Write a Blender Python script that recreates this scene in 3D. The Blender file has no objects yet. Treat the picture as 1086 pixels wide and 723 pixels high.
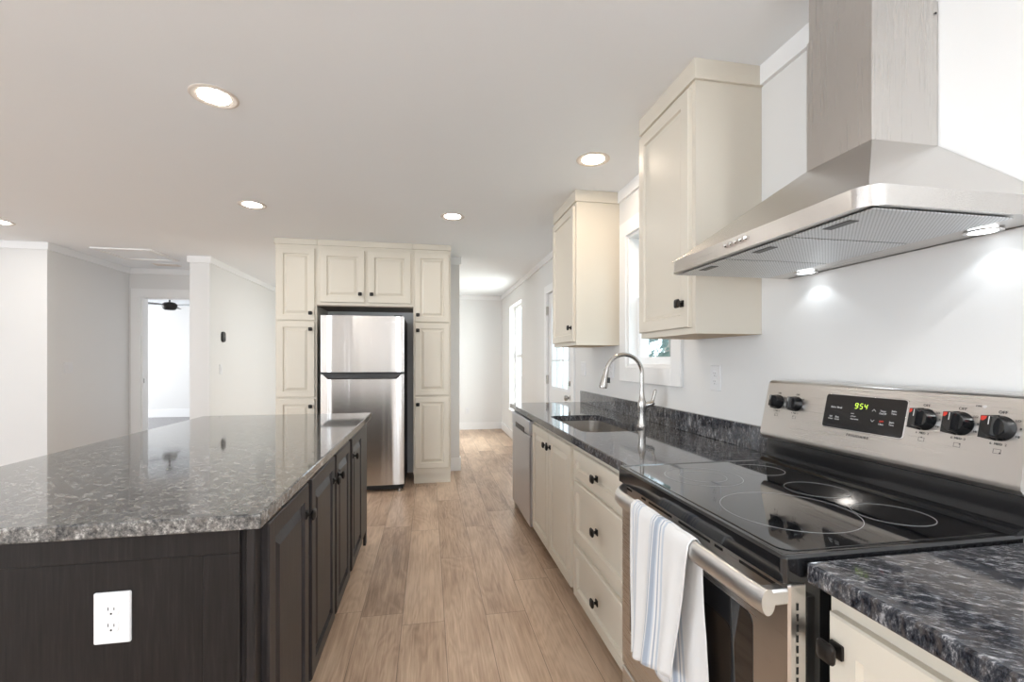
import bpy, bmesh, math, random
from mathutils import Vector, Matrix

# ------------------------------------------------------------------ camera, light, exposure
SC = bpy.context.scene
COL = SC.collection
PI = math.pi
CEIL = 2.50
cam_d = bpy.data.cameras.new('camera'); cam = bpy.data.objects.new('camera', cam_d); COL.objects.link(cam)
cam.location = (0, 0, 1.29)
cam.rotation_euler = (PI/2, 0, -math.atan(88/482.7))
cam_d.sensor_width = 36; cam_d.lens = 482.7/1086*36; cam_d.shift_y = 20.5/1086
cam_d.clip_start = 0.02; cam_d.clip_end = 200
SC.camera = cam
SC.view_settings.view_transform = 'Standard'; SC.view_settings.look = 'None'
SC.view_settings.gamma = 1; SC.view_settings.use_curve_mapping = False
SC.view_settings.exposure = 0.33
SC.cycles.use_denoising = True
SC.cycles.max_bounces = 14; SC.cycles.diffuse_bounces = 6; SC.cycles.glossy_bounces = 6
SC.cycles.sample_clamp_indirect = 6
SC.cycles.blur_glossy = 0.5

W = bpy.data.worlds.new('World'); SC.world = W; W.use_nodes = True
bg = W.node_tree.nodes['Background']; bg.inputs[0].default_value = (0.80, 0.90, 1.0, 1); bg.inputs[1].default_value = 2.5

def area(name, loc, rot, sx, sy, power, col):
    d = bpy.data.lights.new(name, 'AREA'); d.shape = 'RECTANGLE'; d.size = sx; d.size_y = sy; d.energy = power; d.color = col
    o = bpy.data.objects.new(name, d); COL.objects.link(o); o.location = loc; o.rotation_euler = rot
    return o
DAY = (0.87, 0.94, 1.0)
T = math.radians(38)                                                # upward tilt of the unseen window lights, set to brighten the ceiling
for wx in (-4.6, -3.5, .55):
    area('daylight_panel', (wx, -3.70, 1.40), (PI/2+T, 0, 0), .6, 1.9, 13, DAY)           # three unseen rear windows, invented to light the room
area('daylight_panel', (-8.2, -1.2, 1.40), (PI/2+T, 0, -PI/2), 4.0, 1.8, 240, DAY)     # unseen living room windows, placed to even out the light
area('daylight_panel', (-8.2, 9.2, 1.45), (PI/2, 0, -PI/2), 2.4, 1.4, 100, (.97, .98, 1))        # unseen bedroom window, added to light the room beyond the doorway
area('daylight_panel', (1.75, 7.15, 1.5), (PI/2, 0, PI/2), 1.2, 1.7, 55, (1, .98, .94))           # tall window at the far right
area('daylight_panel', (1.62, -2.3, 1.5), (PI/2+T, 0, PI/2), 1.7, 1.5, 120, DAY)      # unseen side window behind the camera, added to brighten the hall walls
LAMP_E = 100
HOOD_W = .36

# ------------------------------------------------------------------ materials
def mat(name, col=(.8,.8,.8), rough=.5, metal=0, coat=0, spec=.5, emit=None, es=0):
    m = bpy.data.materials.new(name); m.use_nodes = True
    b = m.node_tree.nodes['Principled BSDF']
    b.inputs['Base Color'].default_value = (*col, 1); b.inputs['Roughness'].default_value = rough
    b.inputs['Metallic'].default_value = metal; b.inputs['Coat Weight'].default_value = coat
    b.inputs['Specular IOR Level'].default_value = spec
    if emit: b.inputs['Emission Color'].default_value = (*emit, 1); b.inputs['Emission Strength'].default_value = es
    return m
class NT:
    def __init__(s, m): s.t = m.node_tree; s.b = s.t.nodes['Principled BSDF']
    def n(s, typ, **k):
        x = s.t.nodes.new(typ)
        for a, v in k.items(): setattr(x, a, v)
        return x
    def l(s, a, b): s.t.links.new(a, b)
    def m(s, op, a, b=None, c=None):
        x = s.n('ShaderNodeMath', operation=op)
        for i, v in enumerate((a, b, c)):
            if v is None: continue
            if isinstance(v, (int, float)): x.inputs[i].default_value = v
            else: s.l(v, x.inputs[i])
        return x.outputs[0]
    def ramp(s, fac, stops, interp='LINEAR'):
        x = s.n('ShaderNodeValToRGB'); x.color_ramp.interpolation = interp
        e = x.color_ramp.elements
        while len(e) < len(stops): e.new(0.5)
        for i, (p, c) in enumerate(stops):
            e[i].position = p; e[i].color = (*c, 1) if len(c) == 3 else c
        s.l(fac, x.inputs[0]); return x.outputs[0]
    def coord(s, scale=(1,1,1), which='Object', off=(0,0,0)):
        tc = s.n('ShaderNodeTexCoord'); mp = s.n('ShaderNodeMapping'); mp.inputs['Scale'].default_value = scale
        mp.inputs['Location'].default_value = off
        s.l(tc.outputs[which], mp.inputs[0]); return mp.outputs[0]
    def geo(s, scale=(1,1,1)):
        tc = s.n('ShaderNodeNewGeometry'); mp = s.n('ShaderNodeMapping'); mp.inputs['Scale'].default_value = scale
        s.l(tc.outputs['Position'], mp.inputs[0]); return mp.outputs[0]
    def noise(s, v, scale, detail=4, rough=.5, dist=0):
        x = s.n('ShaderNodeTexNoise'); s.l(v, x.inputs['Vector']); x.inputs['Scale'].default_value = scale
        x.inputs['Detail'].default_value = detail; x.inputs['Roughness'].default_value = rough; x.inputs['Distortion'].default_value = dist
        return x.outputs[0]
    def bump(s, h, strength=.1, dist=.002):
        x = s.n('ShaderNodeBump'); x.inputs['Strength'].default_value = strength; x.inputs['Distance'].default_value = dist
        s.l(h, x.inputs['Height']); s.l(x.outputs[0], s.b.inputs['Normal'])
    def mix(s, fac, a, b, typ='MIX'):
        x = s.n('ShaderNodeMix', data_type='RGBA', blend_type=typ)
        if isinstance(fac, (int, float)): x.inputs[0].default_value = fac
        else: s.l(fac, x.inputs[0])
        for i, v in ((6, a), (7, b)):
            if isinstance(v, tuple): x.inputs[i].default_value = (*v, 1)
            else: s.l(v, x.inputs[i])
        return x.outputs[2]

def paint(name, col, rough, bs=.05, sc=60):
    m = mat(name, col, rough); n = NT(m)
    h = n.noise(n.geo(), sc, 3); n.bump(h, bs, .001)
    return m
M = {}
M['wall'] = paint('wall_paint', (.75,.745,.735), .6)
M['ceiling'] = paint('ceiling_paint', (.875,.90,.925), .8, .1, 40)
M['trim'] = paint('trim_paint', (.84,.84,.84), .35, .02)
M['cream'] = paint('cream_cabinet_paint', (.69,.64,.55), .38, .03, 90)
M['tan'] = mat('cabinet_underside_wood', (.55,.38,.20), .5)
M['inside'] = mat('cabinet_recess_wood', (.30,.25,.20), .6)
M['knob'] = mat('dark_bronze_knob', (.025,.022,.02), .35, .6)
M['black'] = mat('black_plastic', (.012,.012,.012), .35)
M['kickboard'] = mat('toe_kick_black', (.03,.028,.025), .6)  # near-black toe kick boards
M['blackglass'] = mat('black_ceramic_glass', (.006,.006,.007), .04, 0, .5)
M['enamel'] = mat('black_enamel', (.010,.010,.011), .10, 0, .25)
M['white'] = mat('white_plastic', (.74,.74,.75), .3)
M['ring'] = mat('burner_print', (.35,.35,.35), .3)
M['slot'] = mat('dark_slot', (.01,.01,.01), .6)
M['red'] = mat('red_print', (.65,.04,.02), .4)
M['print'] = mat('dark_print', (.05,.05,.05), .5)
M['label'] = mat('light_print', (.6,.6,.6), .5)
M['digit'] = mat('display_digit', (.3,.5,.05), .4, emit=(.62,.9,.08), es=1.0)
M['chrome'] = mat('polished_metal', (.80,.80,.80), .12, 1)
M['nickel'] = mat('brushed_nickel', (.52,.50,.475), .25, 1)
M['lens'] = mat('lamp_lens', (1,1,1), .5, emit=(1,.95,.88), es=LAMP_E)
M['coollens'] = mat('cool_lamp_lens', (1,1,1), .5, emit=(.95,.98,1), es=LAMP_E*4.2)
M['warmlens'] = mat('warm_lamp_lens', (1,1,1), .5, emit=(1,.82,.64), es=LAMP_E)
M['hoodlens'] = mat('hood_lamp_lens', (1,1,1), .5, emit=(.88,.95,1), es=5)
M['baffle'] = mat('lamp_trim', (.72,.66,.60), .5)
M['vinyl'] = mat('window_vinyl', (.86,.88,.90), .3)
M['dim'] = mat('fridge_side', (.035,.036,.038), .45)

def glass():
    m = bpy.data.materials.new('window_glass'); m.use_nodes = True; t = m.node_tree; t.nodes.clear()
    o = t.nodes.new('ShaderNodeOutputMaterial'); mx = t.nodes.new('ShaderNodeMixShader')
    tr = t.nodes.new('ShaderNodeBsdfTransparent'); tr.inputs[0].default_value = (.95,.98,.98,1)
    gl = t.nodes.new('ShaderNodeBsdfGlossy'); gl.inputs['Roughness'].default_value = .02
    mx.inputs[0].default_value = .06; t.links.new(tr.outputs[0], mx.inputs[1]); t.links.new(gl.outputs[0], mx.inputs[2])
    t.links.new(mx.outputs[0], o.inputs[0]); return m
M['glass'] = glass()

def steel(name, col, rough, axis):
    m = mat(name, col, rough, 1); n = NT(m)
    sc = {'x': (4, 500, 500), 'y': (500, 4, 500), 'z': (500, 500, 4)}[axis]
    h = n.noise(n.geo(sc), 1, 3, .6)
    big = n.noise(n.geo((3,3,3)), 1, 2)
    r = n.m('ADD', n.m('MULTIPLY', h, .05), n.m('MULTIPLY', big, .03)); n.l(n.m('ADD', r, rough-.04), n.b.inputs['Roughness'])
    n.bump(h, .018, .0002)
    return m
M['steel_y'] = steel('brushed_stainless', (.62,.60,.58), .28, 'y')
M['steel_z'] = steel('brushed_stainless_vertical', (.60,.575,.55), .28, 'z')
M['steel_x'] = steel('brushed_stainless_cross', (.60,.575,.55), .25, 'x')
M['satin'] = steel('satin_stainless', (.73,.72,.71), .38, 'y')
M['satin_z'] = steel('satin_stainless_vertical', (.60,.62,.67), .34, 'z')
M['steel_in'] = steel('sink_stainless', (.62,.60,.58), .28, 'x')

def fridge_steel():
    m = mat('fridge_stainless', (.68,.66,.64), .20, 1); n = NT(m)
    h = n.noise(n.geo((1.5, 1.5, 300)), 1, 3, .6)
    w = n.noise(n.geo((9, 1, .35)), 1, 1.0)                       # slight oil-canning of the door skin
    b1 = n.n('ShaderNodeBump'); b1.inputs['Strength'].default_value = .05; b1.inputs['Distance'].default_value = .0005; n.l(h, b1.inputs['Height'])
    b2 = n.n('ShaderNodeBump'); b2.inputs['Strength'].default_value = .5; b2.inputs['Distance'].default_value = .014; n.l(w, b2.inputs['Height'])
    n.l(b1.outputs[0], b2.inputs['Normal']); n.l(b2.outputs[0], n.b.inputs['Normal'])
    n.b.inputs['Anisotropic'].default_value = .95; n.b.inputs['Anisotropic Rotation'].default_value = .25
    tg = n.n('ShaderNodeTangent', direction_type='RADIAL', axis='Z'); n.l(tg.outputs[0], n.b.inputs['Tangent'])
    return m
M['fridge'] = fridge_steel()

def granite(name, stops, warm, rot=0.0, stretch=1.0, sc=1.0):
    m = mat(name, (.05,.05,.05), .07, 0, .25); n = NT(m)
    g = n.n('ShaderNodeNewGeometry'); mp = n.n('ShaderNodeMapping'); mp.inputs['Rotation'].default_value = (0, 0, rot); n.l(g.outputs['Position'], mp.inputs[0])
    m2 = n.n('ShaderNodeMapping'); m2.inputs['Scale'].default_value = (1, stretch, 1); n.l(mp.outputs[0], m2.inputs[0]); p = m2.outputs[0]
    a = n.noise(p, 62*sc, 5, .70); b = n.noise(p, 17*sc, 4, .6); c = n.noise(p, 210*sc, 3, .7)
    f = n.m('ADD', n.m('MULTIPLY', a, .50), n.m('ADD', n.m('MULTIPLY', b, .32), n.m('MULTIPLY', c, .18)))
    col = n.ramp(f, stops)
    sep = n.n('ShaderNodeSeparateColor'); n.l(n.ramp(n.noise(p, 30*sc, 4, .6), [(.50, (0,0,0)), (.66, (1,1,1))]), sep.inputs[0])
    n.l(n.mix(n.m('MULTIPLY', sep.outputs[0], .40), col, warm), n.b.inputs['Base Color'])
    n.l(n.m('ADD', n.m('MULTIPLY', c, .05), .045), n.b.inputs['Roughness'])
    return m
M['granite'] = granite('grey_speckled_granite', [(.41, (.022,.023,.025)), (.47, (.085,.084,.082)), (.53, (.155,.150,.143)), (.61, (.42,.405,.385))], (.18,.16,.142), .5, 1.3, 1.6)
M['granite_b'] = granite('blue_black_streaked_granite', [(.43, (.012,.013,.018)), (.49, (.040,.043,.052)), (.54, (.085,.088,.098)), (.61, (.38,.38,.39))], (.15,.125,.11), .62, 3.0, 1.3)

def wood_dark(name='espresso_frame_wood', k=1.0):
    m = mat(name, (.02,.017,.016), .38, spec=.28); n = NT(m)
    v = n.geo((22, 22, 1.1)); g = n.noise(v, 6, 5, .65, .3)
    col = n.ramp(g, [(.3, (.010*k,.009*k,.009*k)), (.55, (.020*k,.017*k,.017*k)), (.75, (.036*k,.031*k,.030*k))])
    n.l(col, n.b.inputs['Base Color']); n.bump(g, .12, .0008)
    return m
M['dark'] = wood_dark()
M['dark_door'] = wood_dark('espresso_stained_wood', 1.5)
M['dark_panel'] = wood_dark('espresso_end_panel', .62)

def planks():
    m = mat('oak_plank_floor', (.4,.3,.22), .42); n = NT(m)
    g = n.n('ShaderNodeNewGeometry'); s = n.n('ShaderNodeSeparateXYZ'); n.l(g.outputs['Position'], s.inputs[0])
    PW, PL = .2065, 1.24
    xr = n.m('DIVIDE', n.m('SUBTRACT', s.outputs[0], .0755), PW); row = n.m('FLOOR', xr); fx = n.m('FRACT', xr)
    wn = n.n('ShaderNodeTexWhiteNoise', noise_dimensions='1D'); n.l(row, wn.inputs['W'])
    yr = n.m('ADD', n.m('DIVIDE', s.outputs[1], PL), n.m('MULTIPLY', wn.outputs[0], 1.0)); colm = n.m('FLOOR', yr); fy = n.m('FRACT', yr)
    cv = n.n('ShaderNodeCombineXYZ'); n.l(row, cv.inputs[0]); n.l(colm, cv.inputs[1])
    w2 = n.n('ShaderNodeTexWhiteNoise', noise_dimensions='2D'); n.l(cv.outputs[0], w2.inputs['Vector']); rnd = w2.outputs[0]
    def gv(sx, sy, k):
        c = n.n('ShaderNodeCombineXYZ'); n.l(n.m('ADD', n.m('MULTIPLY', s.outputs[0], sx), n.m('MULTIPLY', rnd, 37*k)), c.inputs[0])
        n.l(n.m('ADD', n.m('MULTIPLY', s.outputs[1], sy), n.m('MULTIPLY', rnd, 11)), c.inputs[1]); return c.outputs[0]
    fine = n.noise(gv(60, 2.0, 1), 1.6, 5, .7)
    ringn = n.noise(gv(5.5, .95, 1), 1, 3, .5, .6)
    ring = n.m('ABSOLUTE', n.m('SUBTRACT', n.m('FRACT', n.m('MULTIPLY', ringn, 13)), .5))
    blotch = n.noise(gv(7, 1.6, 1), 1, 3, .6)
    t = n.m('ADD', n.m('MULTIPLY', fine, .42), n.m('ADD', n.m('MULTIPLY', ring, .14), n.m('MULTIPLY', blotch, .42)))
    t = n.m('ADD', t, n.m('MULTIPLY', n.m('SUBTRACT', rnd, .5), .15))
    col = n.ramp(t, [(.28, (.250,.160,.105)), (.42, (.460,.318,.220)), (.56, (.620,.460,.332)), (.75, (.73,.57,.43))])
    kn = n.n('ShaderNodeTexVoronoi'); n.l(gv(3.2, 1.15, 1), kn.inputs['Vector']); kn.inputs['Scale'].default_value = 1.0
    kd = n.ramp(kn.outputs[0], [(.02, (.45,.42,.40)), (.10, (1,1,1))])
    col = n.mix(1.0, col, kd, 'MULTIPLY')
    ex = n.m('MULTIPLY', n.m('MINIMUM', fx, n.m('SUBTRACT', 1, fx)), PW); ey = n.m('MULTIPLY', n.m('MINIMUM', fy, n.m('SUBTRACT', 1, fy)), PL)
    e = n.m('MINIMUM', ex, ey); seam = n.m('LESS_THAN', e, .0013)
    n.l(n.mix(n.m('MULTIPLY', seam, .75), col, (.10,.07,.05)), n.b.inputs['Base Color'])
    n.bump(n.m('SUBTRACT', t, n.m('MULTIPLY', seam, .8)), .12, .0012)
    n.l(n.m('ADD', n.m('MULTIPLY', fine, .15), .32), n.b.inputs['Roughness'])
    return m
M['planks'] = planks()
def carpet():
    m = mat('grey_carpet', (.35,.34,.34), .95); n = NT(m); h = n.noise(n.geo(), 60, 5, .7)
    n.l(n.ramp(h, [(.3, (.22,.215,.22)), (.7, (.48,.47,.47))]), n.b.inputs['Base Color']); n.bump(h, .5, .01); return m
M['carpet'] = carpet()

def perforated():
    m = mat('perforated_filter_metal', (.7,.7,.7), .38, .55); n = NT(m)
    g = n.n('ShaderNodeNewGeometry'); s = n.n('ShaderNodeSeparateXYZ'); n.l(g.outputs['Position'], s.inputs[0])
    P = .0095
    u = n.m('DIVIDE', n.m('ADD', s.outputs[0], s.outputs[1]), P); v = n.m('DIVIDE', n.m('SUBTRACT', s.outputs[0], s.outputs[1]), P)
    du = n.m('SUBTRACT', n.m('FRACT', u), .5); dv = n.m('SUBTRACT', n.m('FRACT', v), .5)
    r = n.m('SQRT', n.m('ADD', n.m('MULTIPLY', du, du), n.m('MULTIPLY', dv, dv)))
    hole = n.m('LESS_THAN', r, .27)
    n.l(n.mix(hole, (.72,.74,.76), (.38,.39,.40)), n.b.inputs['Base Color']); n.bump(n.m('SUBTRACT', 1, hole), .2, .001)
    return m
M['perf'] = perforated()

def towel_mat():
    m = mat('striped_towel_cloth', (.85,.84,.83), .9); n = NT(m)
    tc = n.n('ShaderNodeUVMap'); s = n.n('ShaderNodeSeparateXYZ'); n.l(tc.outputs[0], s.inputs[0])
    wht = (.72,.715,.71); blu = (.33,.38,.46); lt = (.48,.53,.60)
    st = [(0, wht), (.05, lt), (.075, wht), (.10, lt), (.115, wht), (.135, blu), (.15, wht), (.17, lt), (.20, wht),
          (.42, lt), (.435, wht), (.455, blu), (.475, wht), (.49, lt), (.50, blu), (.545, lt), (.56, wht), (.58, blu), (.597, wht), (.62, lt), (.645, wht)]
    c = n.ramp(s.outputs[0], st, 'CONSTANT'); n.l(c, n.b.inputs['Base Color'])
    n.b.inputs['Sheen Weight'].default_value = .3
    n.bump(n.noise(n.geo(), 900, 2), .3, .001)
    return m
M['towel'] = towel_mat()
def leafy(name, a, b):
    m = mat(name, a, .7); n = NT(m); n.l(n.ramp(n.noise(n.geo(), 6, 4), [(.35, a), (.65, b)]), n.b.inputs['Base Color']); return m
M['leaf'] = leafy('tree_leaves', (.10,.16,.15), (.26,.33,.31))
M['bark'] = leafy('tree_bark', (.16,.14,.12), (.34,.31,.28))
M['grass'] = leafy('lawn', (.42,.45,.38), (.52,.54,.47))

# ------------------------------------------------------------------ geometry helpers
WL = {}                                                             # world location of every object built
def wl(o): return WL.get(o.name, Vector((0,0,0)))
def finish(name, bm, m, parent=None, loc=None, smooth=False, label=None):
    me = bpy.data.meshes.new(name)
    bmesh.ops.recalc_face_normals(bm, faces=bm.faces[:])
    base = wl(parent) if parent else (Vector(loc) if loc is not None else Vector((0,0,0)))
    if base.length: bmesh.ops.translate(bm, verts=bm.verts[:], vec=-base)
    bm.to_mesh(me); bm.free()
    for mm in (m if isinstance(m, (list, tuple)) else [m]): me.materials.append(mm)
    if smooth:
        for p in me.polygons: p.use_smooth = True
        try: me.set_sharp_from_angle(angle=math.radians(35))
        except Exception: pass
    o = bpy.data.objects.new(name, me); COL.objects.link(o)
    if smooth: wn_ = o.modifiers.new('weighted_normal', 'WEIGHTED_NORMAL'); wn_.keep_sharp = True; wn_.weight = 100
    if parent: o.parent = parent
    elif loc is not None: o.location = base
    WL[o.name] = base
    if label: o['label'] = label
    return o
def tag(o, label, cat, group=None):
    o['label'] = label; o['category'] = cat
    if group: o['group'] = group
    return o
def thing(name, label, cat, loc, group=None):
    o = bpy.data.objects.new(name, None); COL.objects.link(o); o.location = loc; o.empty_display_size = .1
    WL[o.name] = Vector(loc); return tag(o, label, cat, group)
def struct(name, bm, m, **k):
    o = finish(name, bm, m, **k)
    if not o.parent: o['kind'] = 'structure'
    return o
def BM(): return bmesh.new()
def box(bm, x0, x1, y0, y1, z0, z1, bev=0, mi=0, seg=1):
    r = bmesh.ops.create_cube(bm, size=1); vs = r['verts']
    bmesh.ops.scale(bm, verts=vs, vec=(abs(x1-x0), abs(y1-y0), abs(z1-z0)))
    bmesh.ops.translate(bm, verts=vs, vec=((x0+x1)/2, (y0+y1)/2, (z0+z1)/2))
    fs = set(f for v in vs for f in v.link_faces)
    for f in fs: f.material_index = mi
    if bev:
        es = list(set(e for v in vs for e in v.link_edges))
        bmesh.ops.bevel(bm, geom=es, offset=bev, segments=seg, profile=.5, affect='EDGES')
    return bm
def ring_faces(bm, a, b, mi=0):
    n = len(a)
    for i in range(n):
        f = bm.faces.new((a[i], a[(i+1)%n], b[(i+1)%n], b[i])); f.material_index = mi
def loops(bm, pts_list, cap0=True, cap1=True, mi=0):
    prev = None; first = None
    for pts in pts_list:
        vs = [bm.verts.new(p) for p in pts]
        if prev: ring_faces(bm, prev, vs, mi)
        else: first = vs
        prev = vs
    if cap0: bm.faces.new(first[::-1]).material_index = mi
    if cap1: bm.faces.new(prev).material_index = mi
    return bm
class Fr:                                                            # a local frame: u right, v up, n out of the face
    def __init__(s, o, u, v, n): s.o, s.u, s.v, s.n = Vector(o), Vector(u), Vector(v), Vector(n)
    def p(s, a, b, c): return s.o + s.u*a + s.v*b + s.n*c
def faceL(x, y, z): return Fr((x,y,z), (0,-1,0), (0,0,1), (-1,0,0))   # faces -X, u goes towards the camera (-Y)
def faceR(x, y, z): return Fr((x,y,z), (0,1,0), (0,0,1), (1,0,0))     # faces +X, u goes +Y
def faceF(x, y, z): return Fr((x,y,z), (1,0,0), (0,0,1), (0,-1,0))    # faces -Y, u goes +X
def rings(bm, fr, w, h, prof, mi=0, capmi=None):                      # prof: (inset, height) from the back edge to the centre
    ps = []
    for ins, c in prof: ps.append([fr.p(ins, ins, c), fr.p(w-ins, ins, c), fr.p(w-ins, h-ins, c), fr.p(ins, h-ins, c)])
    loops(bm, ps, mi=mi)
    if capmi is not None: bm.faces.ensure_lookup_table(); bm.faces[-1].material_index = capmi
    return bm
def tube(bm, pts, r, seg=14, closed=False, caps=True, mi=0):
    pts = [Vector(p) for p in pts]; n = len(pts)
    rs = r if isinstance(r, (list, tuple)) else [r]*n
    t0 = (pts[1]-pts[0]).normalized(); up = Vector((0,0,1)) if abs(t0.z) < .9 else Vector((1,0,0))
    a = t0.cross(up).normalized(); ls = []
    for i in range(n):
        t = (pts[min(i+1, n-1)]-pts[max(i-1, 0)]).normalized()
        a = (a - t*a.dot(t)).normalized(); b = t.cross(a)
        ls.append([pts[i] + (a*math.cos(2*PI*k/seg) + b*math.sin(2*PI*k/seg))*rs[i] for k in range(seg)])
    return loops(bm, ls, caps, caps, mi)
def disc(bm, fr, r0, c0, c1, seg=32, r1=None, mi=0, cu=0, cv=0):
    r1 = r0 if r1 is None else r1
    f = lambda r, c: [fr.p(cu+math.cos(2*PI*k/seg)*r, cv+math.sin(2*PI*k/seg)*r, c) for k in range(seg)]
    return loops(bm, [f(r0, c0), f(r1, c1)], mi=mi)
def lathe(bm, fr, prof, seg=28, cu=0, cv=0, cap0=True, cap1=True, mi=0):
    return loops(bm, [[fr.p(cu+math.cos(2*PI*k/seg)*r, cv+math.sin(2*PI*k/seg)*r, c) for k in range(seg)] for r, c in prof], cap0, cap1, mi)
def annulus(bm, fr, ro, ri, c, th=.0004, seg=56, cu=0, cv=0):
    f = lambda r, cc: [fr.p(cu+math.cos(2*PI*k/seg)*r, cv+math.sin(2*PI*k/seg)*r, cc) for k in range(seg)]
    a = [[bm.verts.new(p) for p in f(r, cc)] for r, cc in ((ri, c), (ri, c+th), (ro, c+th), (ro, c))]
    for i in range(4): ring_faces(bm, a[i], a[(i+1)%4])
    return bm
def rrect(w, h, r, n=6):
    out = []
    for cx, cy, a0 in ((w-r, h-r, 0), (r, h-r, 90), (r, r, 180), (w-r, r, 270)):
        for k in range(n+1):
            a = math.radians(a0+90*k/n); out.append((cx+r*math.cos(a), cy+r*math.sin(a)))
    return out
def rplate(bm, fr, w, h, r, prof, n=6, mi=0, cap1=True):
    ps = []
    for ins, c in prof:
        q = rrect(w-2*ins, h-2*ins, max(r-ins, .0005), n); ps.append([fr.p(x+ins, y+ins, c) for x, y in q])
    return loops(bm, ps, True, cap1, mi)
def text_part(name, s, fr, size, m, parent, align='CENTER', th=.0003, sp=1.0):
    cu = bpy.data.curves.new(name, 'FONT'); cu.body = s; cu.size = size; cu.align_x = align; cu.align_y = 'CENTER'; cu.extrude = th; cu.space_character = sp; cu.resolution_u = 3
    t = bpy.data.objects.new(name+'_src', cu); COL.objects.link(t)
    bpy.context.view_layer.update()
    me = bpy.data.meshes.new_from_object(t.evaluated_get(bpy.context.evaluated_depsgraph_get()))
    bpy.data.objects.remove(t); bpy.data.curves.remove(cu)
    base = wl(parent)
    for v in me.vertices:
        c = v.co.copy(); v.co = fr.p(c.x, c.y, c.z+th) - base
    me.name = name; me.materials.clear(); me.materials.append(m)
    o = bpy.data.objects.new(name, me); COL.objects.link(o); o.parent = parent; WL[o.name] = base
    return o
def copy_tree(o, parent=None):
    c = o.copy(); COL.objects.link(c)
    if parent: c.parent = parent
    for ch in list(o.children): copy_tree(ch, c)
    return c

RAISED = [(0,0),(0,.015),(.004,.019),(.052,.019),(.055,.006),(.066,.006),(.092,.0175)]
FLAT = [(0,0),(0,.015),(.004,.019),(.055,.019),(.060,.008)]
def knob(fr, u, v, parent, s=1.0, c0=.019):
    bm = BM()
    def sq(h, c, r): return [fr.p(u+x-h, v+y-h, c) for x, y in rrect(2*h, 2*h, r, 4)]
    prof = [(.0135,0,.003),(.0135,.004,.003),(.0115,.0055,.003),(.009,.006,.004),(.0055,.008,.004),(.0055,.014,.004),(.010,.017,.006),(.0155,.0195,.008),(.0182,.023,.009),(.0185,.0255,.009),(.0165,.029,.008),(.011,.0315,.006),(.005,.0325,.003)]
    loops(bm, [sq(h*s, c0+c*s, r*s) for h, c, r in prof])
    return finish('knob', bm, M['knob'], parent, smooth=True)
def door(fr, u, v, w, h, m, parent, kn=None, prof=RAISED, name='door', gap=.0005):
    f = Fr(fr.p(u, v, gap), fr.u, fr.v, fr.n)
    bm = BM(); rings(bm, f, w, h, prof)
    d = finish(name, bm, m, parent)
    if kn: knob(f, kn[0], kn[1], d)
    return d

# ------------------------------------------------------------------ setting
XW = 1.355; YB = 8.5
struct('floor', box(BM(), -8, XW, -3.5, YB, -.1, 0), M['planks'])
struct('floor', box(BM(), -8, -2.85, 6.80, 11.5, .001, .012), M['carpet'])
struct('ceiling', box(BM(), -8.15, XW+.15, -3.65, 11.6, CEIL, CEIL+.1), M['ceiling'])
struct('floor', box(BM(), -8, -2.73, YB+.001, 11.6, -.1, 0), M['planks'])
def wall_y(bm, x0, x1, y0, y1, holes):                               # wall running along Y with openings (y0,y1,z0,z1)
    y = y0
    for a, b, c, d in sorted(holes):
        box(bm, x0, x1, y, a, 0, CEIL)
        if c > 0: box(bm, x0, x1, a, b, 0, c)
        box(bm, x0, x1, a, b, d, CEIL); y = b
    box(bm, x0, x1, y, y1, 0, CEIL); return bm
struct('wall_right', wall_y(BM(), XW, XW+.15, -3.5, YB, [(-3.1,-1.5,.8,2.2), (2.36,2.96,1.245,2.15), (4.20,5.12,0,2.06), (6.66,7.66,.45,2.20)]), M['wall'])
struct('wall_back', box(BM(), -2.52, XW+.15, YB, YB+.15, 0, CEIL), M['wall'])
struct('wall_pantry', box(BM(), -1.45, .352, 5.36, 5.48, 0, CEIL), M['wall'])
struct('wall_hall', box(BM(), -2.73, -2.52, 5.86, YB+.15, 0, CEIL), M['wall'])
b = BM(); box(b, -8, -3.857, 5.453, 5.573, 0, CEIL); box(b, -3.977, -3.857, 5.573, 6.757, 0, CEIL)
struct('wall_living', b, M['wall'])
b = BM(); box(b, -3.977, -3.72, 6.757, 6.877, 0, CEIL); box(b, -3.72, -2.92, 6.757, 6.877, 2.12, CEIL); box(b, -2.92, -2.731, 6.757, 6.877, 0, CEIL)
struct('wall_bedroom_entry', b, M['wall'])
struct('wall_bedroom_back', box(BM(), -8, -2.73, 11.46, 11.6, 0, CEIL), M['wall'])
struct('wall_bedroom_right', box(BM(), -2.85, -2.731, 6.878, 11.46, 0, CEIL), M['wall'])
struct('wall_left', wall_y(BM(), -8.15, -8, -3.5, 11.6, [(-3.2,.8,.5,2.3), (8.0,10.4,.75,2.15)]), M['wall'])
b = BM(); xa = -8
for wx in (-4.6, -3.5, .55):
    box(b, xa, wx-.32, -3.65, -3.5, 0, CEIL); box(b, wx-.32, wx+.32, -3.65, -3.5, 0, .4); box(b, wx-.32, wx+.32, -3.65, -3.5, 2.4, CEIL); xa = wx+.32
box(b, xa, XW+.15, -3.65, -3.5, 0, CEIL)
struct('wall_rear', b, M['wall'])
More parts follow.
